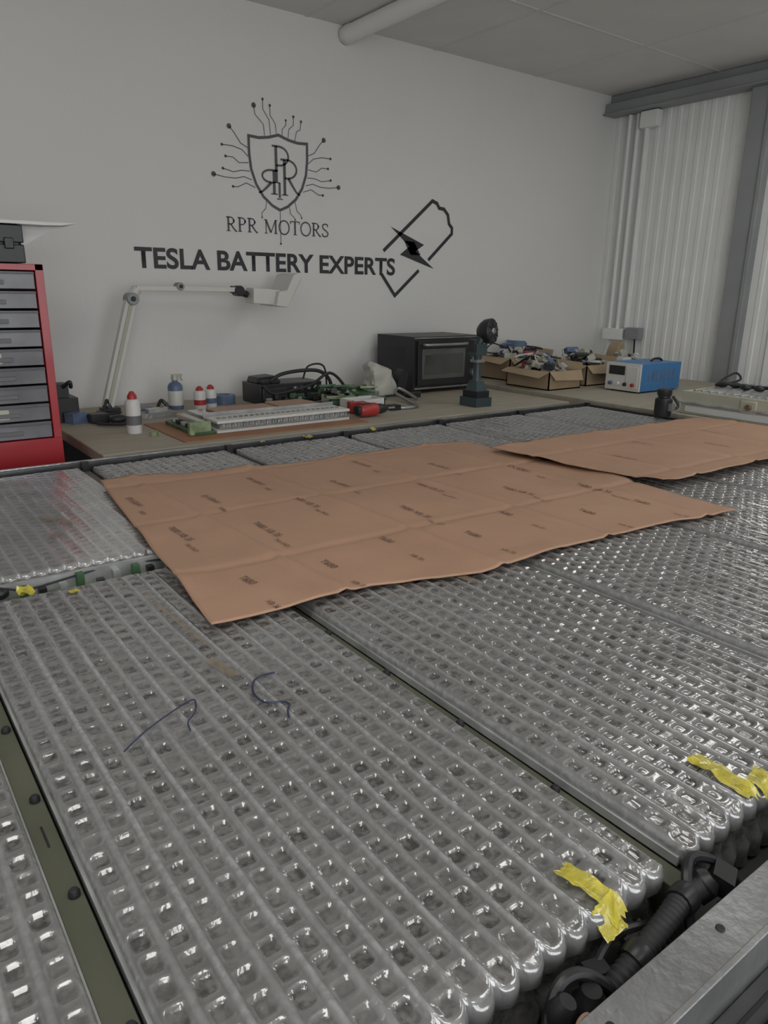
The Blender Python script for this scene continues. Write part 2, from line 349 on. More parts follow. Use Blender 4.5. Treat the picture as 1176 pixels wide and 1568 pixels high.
# ---------------------------------------------------------------- battery pack
ZT=-1.0
def module_mesh(name,Wd,L,nr,nc,sr=9,scn=8,seed=0,flat=0.0,film='film'):
    rs=np.random.RandomState(int(seed*10))
    nx=nr*sr; ny=nc*scn
    u=np.linspace(0,nr,nx+1); v=np.linspace(0,nc,ny+1)
    U,V=np.meshgrid(u,v)
    row=np.minimum(np.floor(U),nr-1); fx=U-row-.5
    Vs=V+np.where(row%2==0,0,.5); fy=Vs-np.floor(Vs)-.5
    rnd=rs.rand(nr+1,nc+3); cr=rnd[row.astype(int),np.floor(Vs).astype(int)]
    fx2=fx+ (cr-.5)*.08; fy2=fy+(np.modf(cr*7.3)[0]-.5)*.12
    dd=((np.abs(fx2)/.27)**5+(np.abs(fy2)/(.27+.09*np.modf(cr*3.7)[0]))**5)**.2
    t=np.clip((1.10-dd)/.2,0,1); cell=t*t*(3-2*t)
    inner=np.exp(-(((fx2+.05)/.12)**2+((fy2-.04)/.13)**2))*(np.modf(cr*11.1)[0])
    rim=np.exp(-((dd-1.20)/.10)**2)
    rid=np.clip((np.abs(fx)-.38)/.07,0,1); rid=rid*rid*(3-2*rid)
    even=(np.round(U)%2==0)
    k=(1-flat)
    hgt=.0060*rid*np.where(even,1.0,.55)*k-.0050*cell*k*(.6+.7*cr)+.0010*rim*k+.0022*inner*k
    hgt+= .0030*np.sin(U*.7+seed)*np.cos(V*.25+seed*2)+.0008*np.sin(V*1.3+U*.6+seed)
    edge=np.minimum(np.minimum(U,nr-U)*.055,np.minimum(V,nc-V)*.055)
    e=np.clip(1-edge/.018,0,1); hgt=hgt*(1-e)-.016*e*e
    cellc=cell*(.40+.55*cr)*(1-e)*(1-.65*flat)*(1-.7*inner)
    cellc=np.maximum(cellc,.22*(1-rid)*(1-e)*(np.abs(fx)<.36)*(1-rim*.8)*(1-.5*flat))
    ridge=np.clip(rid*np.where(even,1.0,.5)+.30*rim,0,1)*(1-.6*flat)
    Xc=(U/nr-.5)*Wd; Yc=(V/nc-.5)*L
    lob=.024*(np.sqrt(np.clip(1-(fx/.5)**2,0,1))-.6)
    bl=np.clip(1-np.minimum(V,nc-V)/1.2,0,1)
    Yc=Yc+np.where(V<nc/2,-1,1)*lob*bl
    verts=list(zip((Xc*S).ravel().tolist(),(Yc*S).ravel().tolist(),(hgt*S).ravel().tolist()))
    w=nx+1; faces=[]
    for j in range(ny):
        o=j*w
        faces+= [(o+i,o+i+1,o+w+i+1,o+w+i) for i in range(nx)]
    ring=[i for i in range(nx+1)]+[j*w+nx for j in range(1,ny+1)]+[ny*w+i for i in range(nx-1,-1,-1)]+[j*w for j in range(ny-1,0,-1)]
    c=cellc.ravel().tolist(); rg=ridge.ravel().tolist(); prev=ring
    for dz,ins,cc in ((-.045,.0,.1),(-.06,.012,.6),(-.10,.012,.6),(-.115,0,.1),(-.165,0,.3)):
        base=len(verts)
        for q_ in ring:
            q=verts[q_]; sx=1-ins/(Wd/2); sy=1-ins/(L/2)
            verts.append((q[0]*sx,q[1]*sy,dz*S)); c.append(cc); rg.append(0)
        n=len(ring)
        faces+= [(prev[i],base+i,base+(i+1)%n,prev[(i+1)%n]) for i in range(n)]
        prev=[base+i for i in range(n)]
    faces.append(tuple(prev[::-1]))
    me=bpy.data.meshes.new(name); me.from_pydata(verts,[],faces)
    a=me.attributes.new('cell','FLOAT','POINT'); a.data.foreach_set('value',c)
    a=me.attributes.new('ridge','FLOAT','POINT'); a.data.foreach_set('value',rg)
    me.polygons.foreach_set('use_smooth',[True]*len(faces))
    me.materials.append(M[film]); me.update(); return me
MW=.865
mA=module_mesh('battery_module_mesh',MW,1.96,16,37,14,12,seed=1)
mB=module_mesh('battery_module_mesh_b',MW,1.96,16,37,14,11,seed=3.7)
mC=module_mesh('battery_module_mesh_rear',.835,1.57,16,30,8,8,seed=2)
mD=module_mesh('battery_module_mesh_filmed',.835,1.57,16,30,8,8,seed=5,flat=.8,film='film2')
def putmod(me,x,y,sx=1,rz=0):
    o=bpy.data.objects.new('battery_module',me); o.location=W(x,y,ZT); o.scale=(sx,1,1); o.rotation_euler=(0,0,rz); sc.collection.objects.link(o); return o
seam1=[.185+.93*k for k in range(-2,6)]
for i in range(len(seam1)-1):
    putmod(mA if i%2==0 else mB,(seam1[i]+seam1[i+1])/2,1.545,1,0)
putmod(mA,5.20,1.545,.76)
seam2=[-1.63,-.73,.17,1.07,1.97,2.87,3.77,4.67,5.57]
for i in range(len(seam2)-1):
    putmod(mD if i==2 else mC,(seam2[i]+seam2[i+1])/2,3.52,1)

b=B('battery_pack_tray',(2,2.4,-1.15)); XL,XR=-1.78,5.62
b.bx(XL,XR,.30,4.42,-1.24,-1.175,'tray')
b.bx(XL,XR,.385,.462,-1.175,-1.005,'alu'); b.bx(XL,XR,.375,.386,-1.175,-.995,'alu')
b.bx(XL,XR,.25,.375,-1.20,-1.085,'alud'); b.bx(XL,XR,.295,.31,-1.20,-1.06,'alu'); b.bx(XL,XR,.20,.25,-1.24,-1.15,'alud'); b.cyl((XL,.335,-1.075),(XR,.335,-1.075),.014,'blackr',10)
b.bx(XL,XR,4.345,4.42,-1.175,-.985,'alud'); b.bx(XL,XR,4.36,4.375,-.985,-.975,'alu')
b.bx(XL-.1,XL,.25,4.42,-1.24,-1.0,'alu'); b.bx(XR,XR+.06,.25,4.42,-1.24,-1.0,'alud')
b.bx(XL,XR,2.545,2.70,-1.175,-1.12,'olive')
for s_ in seam1:
    b.bx(s_-.024,s_+.024,.54,2.53,-1.175,-1.05,'olive')
    y=.7
    while y<2.5:
        if int(y*10)%2: b.bx(s_-.002,s_+.002,y,y+.07,-1.05,-1.047,'blackr')
        b.lathe((s_+.008,y+.16,-1.05),[(.011,0),(.011,.008),(.007,.015)],'blackr',10); y+=.31
    for sd in (-1,1): b.bx(s_+sd*.031-.004,s_+sd*.031+.004,.575,2.51,-1.05,-1.028,'clear')
for s_ in seam2:
    b.bx(s_-.022,s_+.022,2.74,4.33,-1.175,-1.03,'olive'); b.bx(s_-.02,s_+.02,4.31,4.343,-1.1,-.975,'black')
x=XL+.2
while x<XR:
    b.lathe((x,.43,-1.005),[(.008,0),(.008,.003)],'black',12); b.lathe((x+.12,.34,-1.085),[(.014,0),(.014,.01),(.008,.014)],'screw',8); x+=.29
tray=b.done(.004)
b=B('pack_work_table',(2,2.4,-1.5)); b.bx(XL-.25,XR+.02,-.05,4.44,-1.36,-1.245,'dark')
for x in (XL,XR-.15):
    for y in (.2,4.2): b.bx(x-.08,x+.08,y-.08,y+.08,Z0,-1.36,'dark')
b.bx(XL,XR-.15,.17,.23,-2.8,-2.7,'dark'); b.bx(XL,XR-.15,4.17,4.23,-2.8,-2.7,'dark'); b.done(.01)

# hoses and connectors at module front ends
b=B('coolant_hose_and_cables',(1.0,.5,-1.05))
for q,X_ in enumerate([s_-.93 for s_ in seam1[1:]]):
    j=lambda a:random.uniform(-a,a)
    b.tube([(X_+.62,.50,-1.09),(X_+.70,.497,-1.055),(X_+.80,.503,-1.035),(X_+.88,.515,-1.03),(X_+.95,.52,-1.05)],.019,'blackr',12,16,.14)
    b.tube([(X_+.05,.49,-1.09),(X_+.2,.48+j(.01),-1.07),(X_+.4,.505,-1.085),(X_+.52,.49,-1.06),(X_+.62,.50,-1.10)],.012,'blackr',8)
    b.tube([(X_+.50,.50,-1.10),(X_+.55,.525,-1.03),(X_+.60,.52,-1.02),(X_+.64,.49,-1.05),(X_+.66,.48,-1.10)],.010,'black',8)
    b.tube([(X_+.64,.53,-1.08),(X_+.72,.545,-1.045),(X_+.80,.535,-1.06),(X_+.86,.53,-1.10)],.008,'black',8)
    b.tube([(X_+.86,.48,-1.08),(X_+.91,.53,-1.015),(X_+.96,.55,-1.01),(X_+1.02,.53,-1.04),(X_+1.05,.49,-1.09)],.010,'black',8)
    b.lathe((X_+.60,.495,-1.09),[(.030,0),(.032,.03),(.026,.04),(.018,.05),(.016,.06)],'black',14)
    b.lathe((X_+.54,.51,-1.06),[(.022,0),(.024,.02),(.014,.04)],'black',14,(.2,-.2,.8))
    b.lathe((X_+.94,.53,-1.06),[(.030,0),(.030,.03),(.018,.045)],'black',14,(.5,-.3,.5))
    b.lathe((X_+.71,.498,-1.052),[(.025,0),(.027,.008),(.027,.024),(.025,.03)],'black',14,(1,0,.3)); b.lathe((X_+.86,.512,-1.03),[(.025,0),(.027,.01),(.027,.03),(.025,.035)],'black',14,(1,.1,0))
    b.bx(X_+.46,X_+.50,.475,.52,-1.11,-1.05,'black'); b.box((X_+1.0,.51,-1.05),(.05,.04,.04),'black',rz=.4,rx=.3)
    b.box((X_+.77,.525,-1.075),(.06,.04,.04),'black',rz=.2,rx=.2); b.box((X_+.66,.53,-1.08),(.04,.03,.05),'black',rz=-.3)
    b.tube([(X_+.53,.47,-1.06),(X_+.545,.475,-1.035),(X_+.565,.475,-1.035),(X_+.575,.47,-1.06)],.004,'copper',6)
b.done(parent=tray)
b=B('module_end_circuit_boards',(1,2.58,-1.0))
for i in range(len(seam2)-1):
    a=seam2[i]+.06; e=seam2[i+1]-.05
    b.bx(a,e,2.565,2.71,-1.12,-1.055,'pcbl'); b.bx(a+.02,e-.02,2.66,2.675,-1.055,-1.0,'clear'); b.bx(a+.03,e-.03,2.535,2.565,-1.12,-1.05,'pcb')
    for k in range(12):
        xx=a+.03+k*(e-a-.08)/11; b.bx(xx,xx+.025,2.60+.03*(k%2),2.63+.03*(k%2),-1.055,-1.03+.014*(k%3),('black','clear','pcb')[k%3])
        b.lathe((xx,2.585,-1.055),[(.010,0),(.010,.02)],('clear','black')[k%2],8)
    b.tube([(a,2.63,-1.03),(a+.1,2.66,-1.01),(a+.2,2.63,-1.02),(a+.5,2.67,-1.01),(e,2.64,-1.03)],.004,'blackr')
    b.ell((e-.03,2.63,-1.02),(.03,.035,.025),'black'); b.ell((a+.10,2.64,-1.02),(.03,.025,.022),'black')
b.done(parent=tray)

def patch(bb,cx,cy,dx,dy,rz,m,z=-.988,amp=.008,n=7,seed=0):
    vs=[];fs=[]
    for j in range(n+1):
        for i in range(n+1):
            u=i/n-.5; v=j/n-.5
            jag=1+.35*noise.noise(Vector((u*4+seed,v*7,seed)))
            px_=u*dx*jag; py=v*dy*(1+.3*noise.noise(Vector((u*7+seed,3,seed))))
            X_=cx+px_*math.cos(rz)-py*math.sin(rz); Y_=cy+px_*math.sin(rz)+py*math.cos(rz)
            zz=z+amp*noise.noise(Vector((X_*30,Y_*30,seed)))+ (-.05*max(0,(.575-Y_)/.05) if Y_<.575 else 0)
            vs.append((X_,Y_,zz))
    w=n+1
    for j in range(n):
        for i in range(n): fs.append((j*w+i,j*w+i+1,j*w+w+i+1,j*w+w+i))
    bb.add(vs,fs,m)
b=B('yellow_insulation_tape',(1,1,-.99))
patch(b,.915,.605,.042,.12,.15,'yellow',-.990,.012,10,1); patch(b,.905,.555,.055,.04,.0,'yellow',-.990,.015,8,11); patch(b,1.40,.64,.045,.15,-.1,'yellow',-.990,.012,10,2); patch(b,1.45,.58,.06,.05,.1,'yellow',-.988,.012,8,5)
patch(b,.40,2.57,.045,.07,0,'yellow',-1.0,.03,6,3); patch(b,.53,2.46,.025,.04,.2,'yellow',-.992,.01,5,4)
patch(b,2.55,4.30,.05,.07,0,'yellow',-.975,.02,5,6); patch(b,3.1,4.30,.05,.05,0,'yellow',-.975,.02,5,7); patch(b,2.20,4.30,.05,.05,0,'yellow',-.975,.02,5,7)
b.done(parent=tray)
b=B('amber_kapton_tape',(1,1.5,-.99))
patch(b,.715,1.68,.028,.13,.15,'amber',-.988,.004,8,1); patch(b,.725,2.05,.013,.45,.05,'amber',-.989,.003,8,2); patch(b,1.70,1.79,.035,.08,.1,'amber',-.988,.004,8,3)
patch(b,.68,3.3,.035,.22,.5,'amber',-.988,.004,8,9); patch(b,.62,3.1,.05,.05,.5,'amber',-.988,.004,8,9)
b.done(parent=tray)
b=B('marker_pen_writing',(.6,1.5,-.985)); zp=-.991
b.tube([(.38,1.46,zp),(.43,1.50,zp),(.48,1.53,zp),(.54,1.56,zp),(.59,1.575,zp),(.57,1.52,zp),(.54,1.49,zp),(.53,1.45,zp)],.0020,'pen',6)
b.tube([(.82,1.58,zp),(.78,1.585,zp),(.745,1.56,zp),(.725,1.51,zp),(.73,1.46,zp),(.765,1.44,zp),(.775,1.42,zp),(.76,1.40,zp),(.745,1.37,zp)],.0026,'pen',6)
b.done(parent=tray)

# ---------------------------------------------------------------- orange insulation paper sheets
def sheet(name,outl,z0,n,m,thick,seed,lift):
    bot,rgt,top,lft=[[Vector(p) for p in q] for q in outl]
    def ev(P,t):
        L=[(P[i+1]-P[i]).length for i in range(len(P)-1)]; T=sum(L)*t
        for i,l in enumerate(L):
            if T<=l or i==len(L)-1: return P[i].lerp(P[i+1],min(1,T/l))
            T-=l
    bb=B(name,(sum(p.x for p in bot)/len(bot),sum(p.y for p in lft)/len(lft),z0)); vs=[];fs=[]
    for j in range(m+1):
        v=j/m
        for i in range(n+1):
            u=i/n
            p=(1-v)*ev(bot,u)+v*ev(top,u)+(1-u)*ev(lft,v)+u*ev(rgt,v)-((1-u)*(1-v)*bot[0]+u*(1-v)*bot[-1]+(1-u)*v*top[0]+u*v*top[-1])
            e=min(u,1-u,v,1-v)
            z=z0+.008*noise.noise(Vector((p.x*1.3+seed,p.y*1.6,seed)))+.004*noise.noise(Vector((p.x*5,p.y*6,seed)))
            z+=max(0,.06-e)/.06*lift*max(0,noise.noise(Vector((p.x*3.1,p.y*3.3,seed+5))))
            cr=abs(((p.x+.05*(p.y-2)-.95)%.62)-.31); z+=.012*max(0,1-cr/.03)
            cy_=abs(((p.y+.03*p.x-2.05)%.66)-.33); z-=.008*max(0,1-cy_/.03)
            z=max(z,z0-.010)
            vs.append((p.x,p.y,z))
    w=n+1
    for j in range(m):
        for i in range(n): fs.append((j*w+i,j*w+i+1,j*w+w+i+1,j*w+w+i))
    bb.add(vs,fs,'paper'); o=bb.done(ang=80); s_=o.modifiers.new('thickness','SOLIDIFY'); s_.thickness=thick*S; s_.offset=-1
    return o
p1=sheet('orange_insulation_paper',[[(.79,1.92),(1.13,1.90),(1.37,1.90),(1.78,1.78),(2.23,1.79),(2.85,1.76),(3.32,1.66)],
   [(3.32,1.66),(3.36,2.1),(3.47,2.65),(3.38,3.3),(3.36,3.62)],
   [(1.01,3.81),(1.51,3.77),(2.24,3.66),(2.80,3.67),(3.36,3.62)],
   [(.79,1.92),(.90,2.84),(1.01,3.81)]],-.978,150,115,.005,1,.03)
p2=sheet('orange_insulation_paper',[[(3.42,2.12),(3.95,2.11),(4.52,2.11),(5.3,2.14)],
   [(5.3,2.14),(5.6,2.6),(5.52,3.23)],
   [(3.27,3.26),(3.94,3.27),(4.7,3.25),(5.52,3.23)],
   [(3.42,2.12),(3.36,2.6),(3.27,3.26)]],-.956,110,60,.005,8,.025)
tm={}
def stamp(par,txt,x,y,size,sx=1.0):
    if txt not in tm: tm[txt]=text_mesh(txt,0.0)
    me=tm[txt].copy(); me.materials.clear(); me.materials.append(M['ink'])
    o=bpy.data.objects.new('stamp_'+txt.lower().replace(' ','_').replace('.',''),me)
    sc.collection.objects.link(o)
    dg=bpy.context.evaluated_depsgraph_get(); ev=par.evaluated_get(dg)
    R_=Matrix.Rotation(-math.pi/2+.03,3,'Z')
    for v in me.vertices:
        p=R_@Vector((v.co.x*size*S*sx,v.co.y*size*S,0)); wp=Vector((x*S+p.x,y*S+p.y,4)); lp=wp-par.location
        hit,loc,nn,_=ev.ray_cast(lp,Vector((0,0,-1)))
        zz=(loc.z+par.location.z if hit else W(0,0,-.97).z)+.0012
        v.co=Vector((wp.x,wp.y,zz))-par.location
    o.parent=par
bpy.context.view_layer.update()
for xx,ys_ in ((1.02,(2.22,2.9,3.45)),(1.34,(2.2,2.75,3.3)),(1.68,(2.3,3.0,3.5)),(2.02,(2.15,2.6,3.2)),(2.36,(2.3,2.9,3.5)),(2.70,(2.1,2.6,3.2)),(3.05,(2.05,2.4,2.9))):
    for k,yy in enumerate(ys_):
        stamp(p1,('T680','T680 XB 35','EN 60641')[k%3],xx,yy,.046,.95)
        stamp(p1,('XB 35','No 0421','T680')[k%3],xx-.02,yy-.24,.030,1.0)
for xx,yy in ((3.75,2.7),(4.2,2.9),(4.6,2.6),(5.0,2.9)): stamp(p2,'T680 XB 35',xx,yy,.036,1.0)

# ---------------------------------------------------------------- desks
b=B('workbench_desk',(3.4,5.5,-1.04)); b.bx(1.24,5.60,4.56,6.49,-1.075,-1.0,'ply')
for x in (1.35,5.45):
    for y in (4.7,6.35): b.bx(x-.05,x+.05,y-.05,y+.05,Z0,-1.075,'dark')
b.bx(1.35,5.45,4.68,4.73,-1.2,-1.075,'dark'); b.bx(1.35,5.45,6.3,6.36,-1.9,-1.2,'dark'); b.done(.008)
b=B('side_workbench',(7,4.5,-1.0)); b.bx(5.70,8.14,.3,6.49,-1.045,-.97,'ply')
for x in (5.82,8.0):
    for y in (.45,6.35): b.bx(x-.05,x+.05,y-.05,y+.05,Z0,-1.045,'dark')
b.bx(5.8,5.85,.45,6.35,-1.2,-1.045,'dark'); b.done(.008)

# ---------------------------------------------------------------- red drawer cabinet
b=B('red_drawer_cabinet',(.5,5.1,-1)); xl,xr,yf,yb=-.35,1.06,4.75,5.5
zt=.11; zb_=-.90
b.bx(xr-.045,xr,yf,yb,zb_,zt,'red'); b.bx(xl,xl+.05,yf,yb,zb_,zt,'red'); b.bx(xl,xr,yf,yb,zt-.035,zt,'red'); b.bx(xl,xr,yb-.03,yb,zb_,zt,'red')
nrow=9; hh=(zt-.035-zb_)/nrow
for i in range(nrow):
    z0=zb_+i*hh
    for x0,x1 in ((xl+.06,xl+.7),(xl+.71,xr-.05)):
        b.bx(x0,x1,yf+.015,yb-.05,z0+.006,z0+hh-.006,'drawer'); b.bx(x0,x1,yf+.002,yf+.02,z0+hh-.020,z0+hh-.012,'drawl')
        b.bx((x0+x1)/2-.16,(x0+x1)/2+.16,yf+.005,yf+.016,z0+.03,z0+.055,'drawl')
        if i%3==1: b.bx((x0+x1)/2-.02,(x0+x1)/2+.10,yf+.011,yf+.016,z0+.02,z0+.08,'cream')
b.bx(xl,xr,yf,yb,-1.30,zb_,'red')
b.bx(xl-.03,xr+.03,yf-.05,yb+.03,-3.05,-1.32,'red')
for z in (-1.8,-2.3,-2.8): b.bx(xl+.05,xr-.05,yf-.075,yf-.05,z,z+.42,'red'); b.cyl((xl+.3,yf-.1,z+.34),(xr-.3,yf-.1,z+.34),.02,'alu')
for x in (xl+.1,xr-.1):
    for y in (yf+.1,yb-.1): b.lathe((x-.03,y,Z0+.075),[(.07,0),(.075,.02),(.075,.05),(.07,.07)],'black',16,(1,0,0))
    for y in (yf+.1,yb-.1): b.bx(x-.04,x+.05,y-.04,y+.04,Z0+.14,-3.05,'dark')
b.done(.008)
b=B('black_tool_case',(.6,5.1,.2)); b.bx(.2,.985,4.80,5.35,.115,.215,'black'); b.bx(.2,.985,4.80,5.35,.225,.32,'black'); b.bx(.22,.965,4.82,5.33,.21,.23,'black')
b.tube([(.45,4.79,.22),(.46,4.74,.24),(.6,4.73,.24),(.74,4.74,.24),(.75,4.79,.22)],.014,'black'); b.bx(.88,.93,4.785,4.80,.19,.25,'black'); b.done(.02)
b=B('white_paper_sheaf',(.8,5.1,.34))
b.bx(.1,1.12,4.78,5.4,.325,.340,'white')
b.prism([(.1,.342),(1.29,.345),(1.20,.330),(1.08,.325),(.1,.328)],4.80,5.45,'white')
b.prism([(1.0,.325),(1.26,.335),(1.15,.30),(1.04,.23),(1.0,.21)],4.95,5.15,'clad'); b.done()

# ---------------------------------------------------------------- desk lamp
b=B('desk_lamp',(1.9,6.1,-.6)); yl=6.1
b.lathe((1.74,yl,-1.0),[(.10,0),(.10,.02),(.04,.035),(.03,.09)],'dark',20); b.bx(1.68,1.82,yl-.06,yl+.06,-.99,-.95,'dark')
b.box((1.862,yl,-.53),(.088,.06,.86),'lampw',ry=.30); b.box((1.862,yl-.034,-.53),(.03,.01,.80),'cream',ry=.30); b.cyl((1.72,yl,-.95),(1.755,yl,-.85),.03,'dark',12)
b.lathe((1.995,yl-.06,-.10),[(.048,0),(.048,.12)],'steel',16,(0,1,0)); b.lathe((1.995,yl-.07,-.10),[(.02,0),(.02,.02)],'dark',12,(0,1,0)); b.cyl((1.995,yl,-.10),(2.05,yl,-.02),.04,'lampw')
b.bx(2.04,2.92,yl-.03,yl+.03,-.040,.0,'lampw')
b.lathe((2.40,yl-.045,.0),[(.032,0),(.032,.09)],'steel',14,(0,1,0)); b.lathe((2.40,yl-.055,.0),[(.015,0),(.015,.01)],'dark',14,(0,1,0))
b.lathe((2.93,yl-.05,-.03),[(.045,0),(.045,.10)],'dark',16,(0,1,0)); b.cyl((2.86,yl,-.015),(3.02,yl,-.06),.03,'dark')
b.box((3.16,yl-.02,-.075),(.26,.16,.13),'lampw',ry=.06)
b.prism([(3.22,-.15),(3.33,-.165),(3.48,.09),(3.45,.13),(3.40,.115),(3.33,-.02),(3.25,-.03)],yl-.16,yl+.16,'lampw')
b.prism([(3.335,-.15),(3.350,-.15),(3.49,.08),(3.475,.10)],yl-.14,yl+.14,'cream')
b.tube([(1.74,yl,-.92),(1.70,yl-.1,-.88),(1.66,yl-.12,-.97),(1.6,yl-.15,-.985),(1.5,yl-.1,-.99)],.012,'blackr')
b.done(.008)

# ---------------------------------------------------------------- oven
b=B('benchtop_oven',(5.05,6.0,-.7)); ox0,ox1,oy0,oy1,oz0,oz1=4.60,5.50,5.74,6.32,-.965,-.44
b.bx(ox0,ox1,oy0,oy1,oz0,oz1,'dark')
for x in (ox0+.07,ox1-.07):
    for y in (oy0+.07,oy1-.07): b.lathe((x,y,-1.0),[(.03,0),(.035,.036)],'black',12)
b.bx(ox0,ox1,oy0-.02,oy0,oz0,oz1,'black')
b.bx(ox0+.04,ox1-.19,oy0-.05,oy0-.02,oz0+.05,oz1-.04,'black'); b.bx(ox0+.09,ox1-.24,oy0-.056,oy0-.05,oz0+.11,oz1-.12,'oveni')
b.bx(ox0+.12,ox1-.27,oy0-.06,oy0-.056,oz0+.16,oz1-.17,'glassd')
b.tube([(ox0+.1,oy0-.05,oz1-.075),(ox0+.11,oy0-.11,oz1-.075),(ox0+.35,oy0-.12,oz1-.075),(ox1-.26,oy0-.11,oz1-.075),(ox1-.25,oy0-.05,oz1-.075)],.014,'alu')
b.bx(ox0+.02,ox1-.02,oy0-.03,oy0-.018,oz0+.01,oz0+.025,'alu'); b.bx(ox0+.01,ox1-.01,oy0-.026,oy0-.018,oz1-.02,oz1-.008,'alu')
for z in (-.54,-.68,-.82): b.lathe((ox1-.10,oy0-.02,z),[(.04,0),(.035,.04)],'alu',16,(0,-1,0))
for k in range(6): b.bx(ox0-.004,ox0,oy0+.12,oy1-.12,oz1-.12-k*.03,oz1-.105-k*.03,'black')
b.done(.012)

b=B('cordless_work_light',(4.65,4.81,-.7)); cx_,cy_=4.65,4.86
b.box((cx_,cy_,-.96),(.19,.22,.08),'teal'); b.box((cx_,cy_,-.89),(.15,.19,.06),'black'); b.box((cx_,cy_,-.82),(.14,.16,.09),'teal',taper=.6)
b.lathe((cx_,cy_,-.79),[(.05,0),(.036,.05),(.034,.20),(.044,.28)],'teal',16); b.box((cx_,cy_,-.50),(.13,.10,.10),'teal'); b.box((cx_-.06,cy_,-.46),(.05,.08,.10),'dark')
b.box((cx_,cy_,-.60),(.10,.09,.025),'alu')
b.cyl((cx_+.01,cy_+.02,-.48),(cx_+.04,cy_,-.40),.035,'teal')
ax=Vector((.35,-.9,.1)).normalized(); hc=Vector((cx_+.10,cy_,-.345))
b.lathe(tuple(hc-ax*.08),[(.055,0),(.085,.03),(.108,.07),(.112,.13),(.105,.14)],'dark',24,ax)
b.lathe(tuple(hc+ax*.055),[(.088,0),(.088,.008)],'alud',24,ax); b.lathe(tuple(hc+ax*.06),[(.035,0),(.025,.012)],'alu',14,ax)
for k in range(10):
    t=k*math.pi/5; u=ax.orthogonal().normalized(); w_=ax.cross(u); b.cyl(tuple(hc+ax*.066+(u*math.cos(t)+w_*math.sin(t))*.02),tuple(hc+ax*.066+(u*math.cos(t)+w_*math.sin(t))*.1),.004,'black',6)
b.done(.008)

# ---------------------------------------------------------------- bottles and cans
def bottle(name,x,y,h,r,body,cap,label=None,z=-1.0,spray=False):
    b=B(name,(x,y,z)); b.lathe((x,y,z),[(r*.92,0),(r,.01),(r,h*.66),(r*.8,h*.74),(r*.38,h*.80),(r*.36,h*.84)],body,22)
    if label: b.lathe((x,y,z+h*.12),[(r*1.02,0),(r*1.02,h*.42)],label,22)
    b.lathe((x,y,z+h*.84),[(r*.5,0),(r*.5,h*.08),(r*.35,h*.16)],cap,16)
    if spray: b.box((x+.02,y,z+h*.97),(r*1.4,r*.5,h*.07),cap); b.box((x+r*.9,y,z+h*.88),(.012,.015,h*.14),cap,ry=-.4)
    b.done()
def can(name,x,y,h,r,body,cap,label=None,z=-1.0):
    b=B(name,(x,y,z)); b.lathe((x,y,z),[(r*.96,0),(r,.008),(r,h*.72),(r*.93,h*.76),(r*.7,h*.80)],body,22)
    if label: b.lathe((x,y,z+h*.2),[(r*1.015,0),(r*1.015,h*.22)],label,22)
    b.lathe((x,y,z+h*.78),[(r*.62,0),(r*.62,h*.10),(r*.5,h*.13),(r*.25,h*.20)],cap,18); b.done()
can('aerosol_spray_can',1.64,5.17,.30,.052,'white','redp','drawl')
bottle('trigger_spray_bottle',2.29,6.05,.29,.062,'bluel','cream','lampw',spray=True)
can('aerosol_spray_can',2.45,5.92,.20,.05,'white','redp','redp'); can('aerosol_spray_can',2.57,5.97,.20,.05,'white','redp','bluel')
b=B('blue_tape_roll',(2.76,6.12,-.96)); b.lathe((2.76,6.12,-1.0),[(.10,0),(.10,.08),(.05,.08),(.05,.07)],'bluel',24); b.done()
b=B('black_tool_charger',(1.35,5.95,-.9)); b.bx(1.28,1.45,5.85,6.1,-1.0,-.82,'black'); b.bx(1.30,1.40,5.9,6.05,-.82,-.72,'dark'); b.tube([(1.36,5.9,-.74),(1.40,5.85,-.70),(1.43,5.95,-.75)],.015,'black')
b.box((1.40,5.78,-.96),(.12,.1,.08),'bluel',rz=.4); b.done(.015)
b=B('soldering_iron_set',(1.6,5.7,-.96)); b.bx(1.48,1.62,5.66,5.78,-1.0,-.93,'black'); b.ell((1.66,5.60,-.965),(.07,.05,.035),'dark')
b.tube([(1.5,5.6,-.985),(1.55,5.50,-.98),(1.65,5.45,-.98),(1.75,5.58,-.985)],.012,'blackr'); b.done(.01)
b=B('metal_tool_tray',(1.98,5.75,-.97)); b.bx(1.86,2.14,5.66,5.80,-1.0,-.955,'alu'); b.bx(1.90,2.03,5.82,5.96,-1.0,-.94,'bluel'); b.tube([(2.05,5.86,-.985),(2.12,5.93,-.9),(2.18,5.9,-.985)],.015,'black'); b.box((2.0,5.72,-.94),(.18,.05,.03),'clear',rz=.3); b.done(.006)

b=B('orange_work_mat',(2.0,4.9,-1)); b.bx(1.80,3.3,4.64,5.45,-1.0,-.993,'mat'); b.done()
b=B('opened_battery_module',(2.6,4.95,-.95))
b.bx(2.10,3.22,4.79,5.02,-.992,-.965,'lampw'); b.bx(2.10,3.22,4.785,5.02,-.925,-.905,'lampw'); b.bx(2.12,3.20,4.80,5.01,-.965,-.925,'clear'); b.bx(2.10,3.22,4.775,4.79,-.965,-.955,'alu')
b.bx(2.12,3.20,5.05,5.4,-.992,-.91,'clear'); b.bx(2.25,2.75,5.08,5.34,-.91,-.895,'copper'); b.bx(2.78,3.12,5.1,5.38,-.91,-.89,'copper')
for k in range(24):
    b.lathe((2.16+k*.044,4.90,-.905),[(.016,0),(.016,.008)],'alu',8); b.cyl((2.13+k*.046,4.797,-.962),(2.13+k*.046,4.797,-.928),.010,'alu',8)
b.bx(2.10,3.22,5.03,5.045,-.99,-.88,'clear'); b.done(.004)
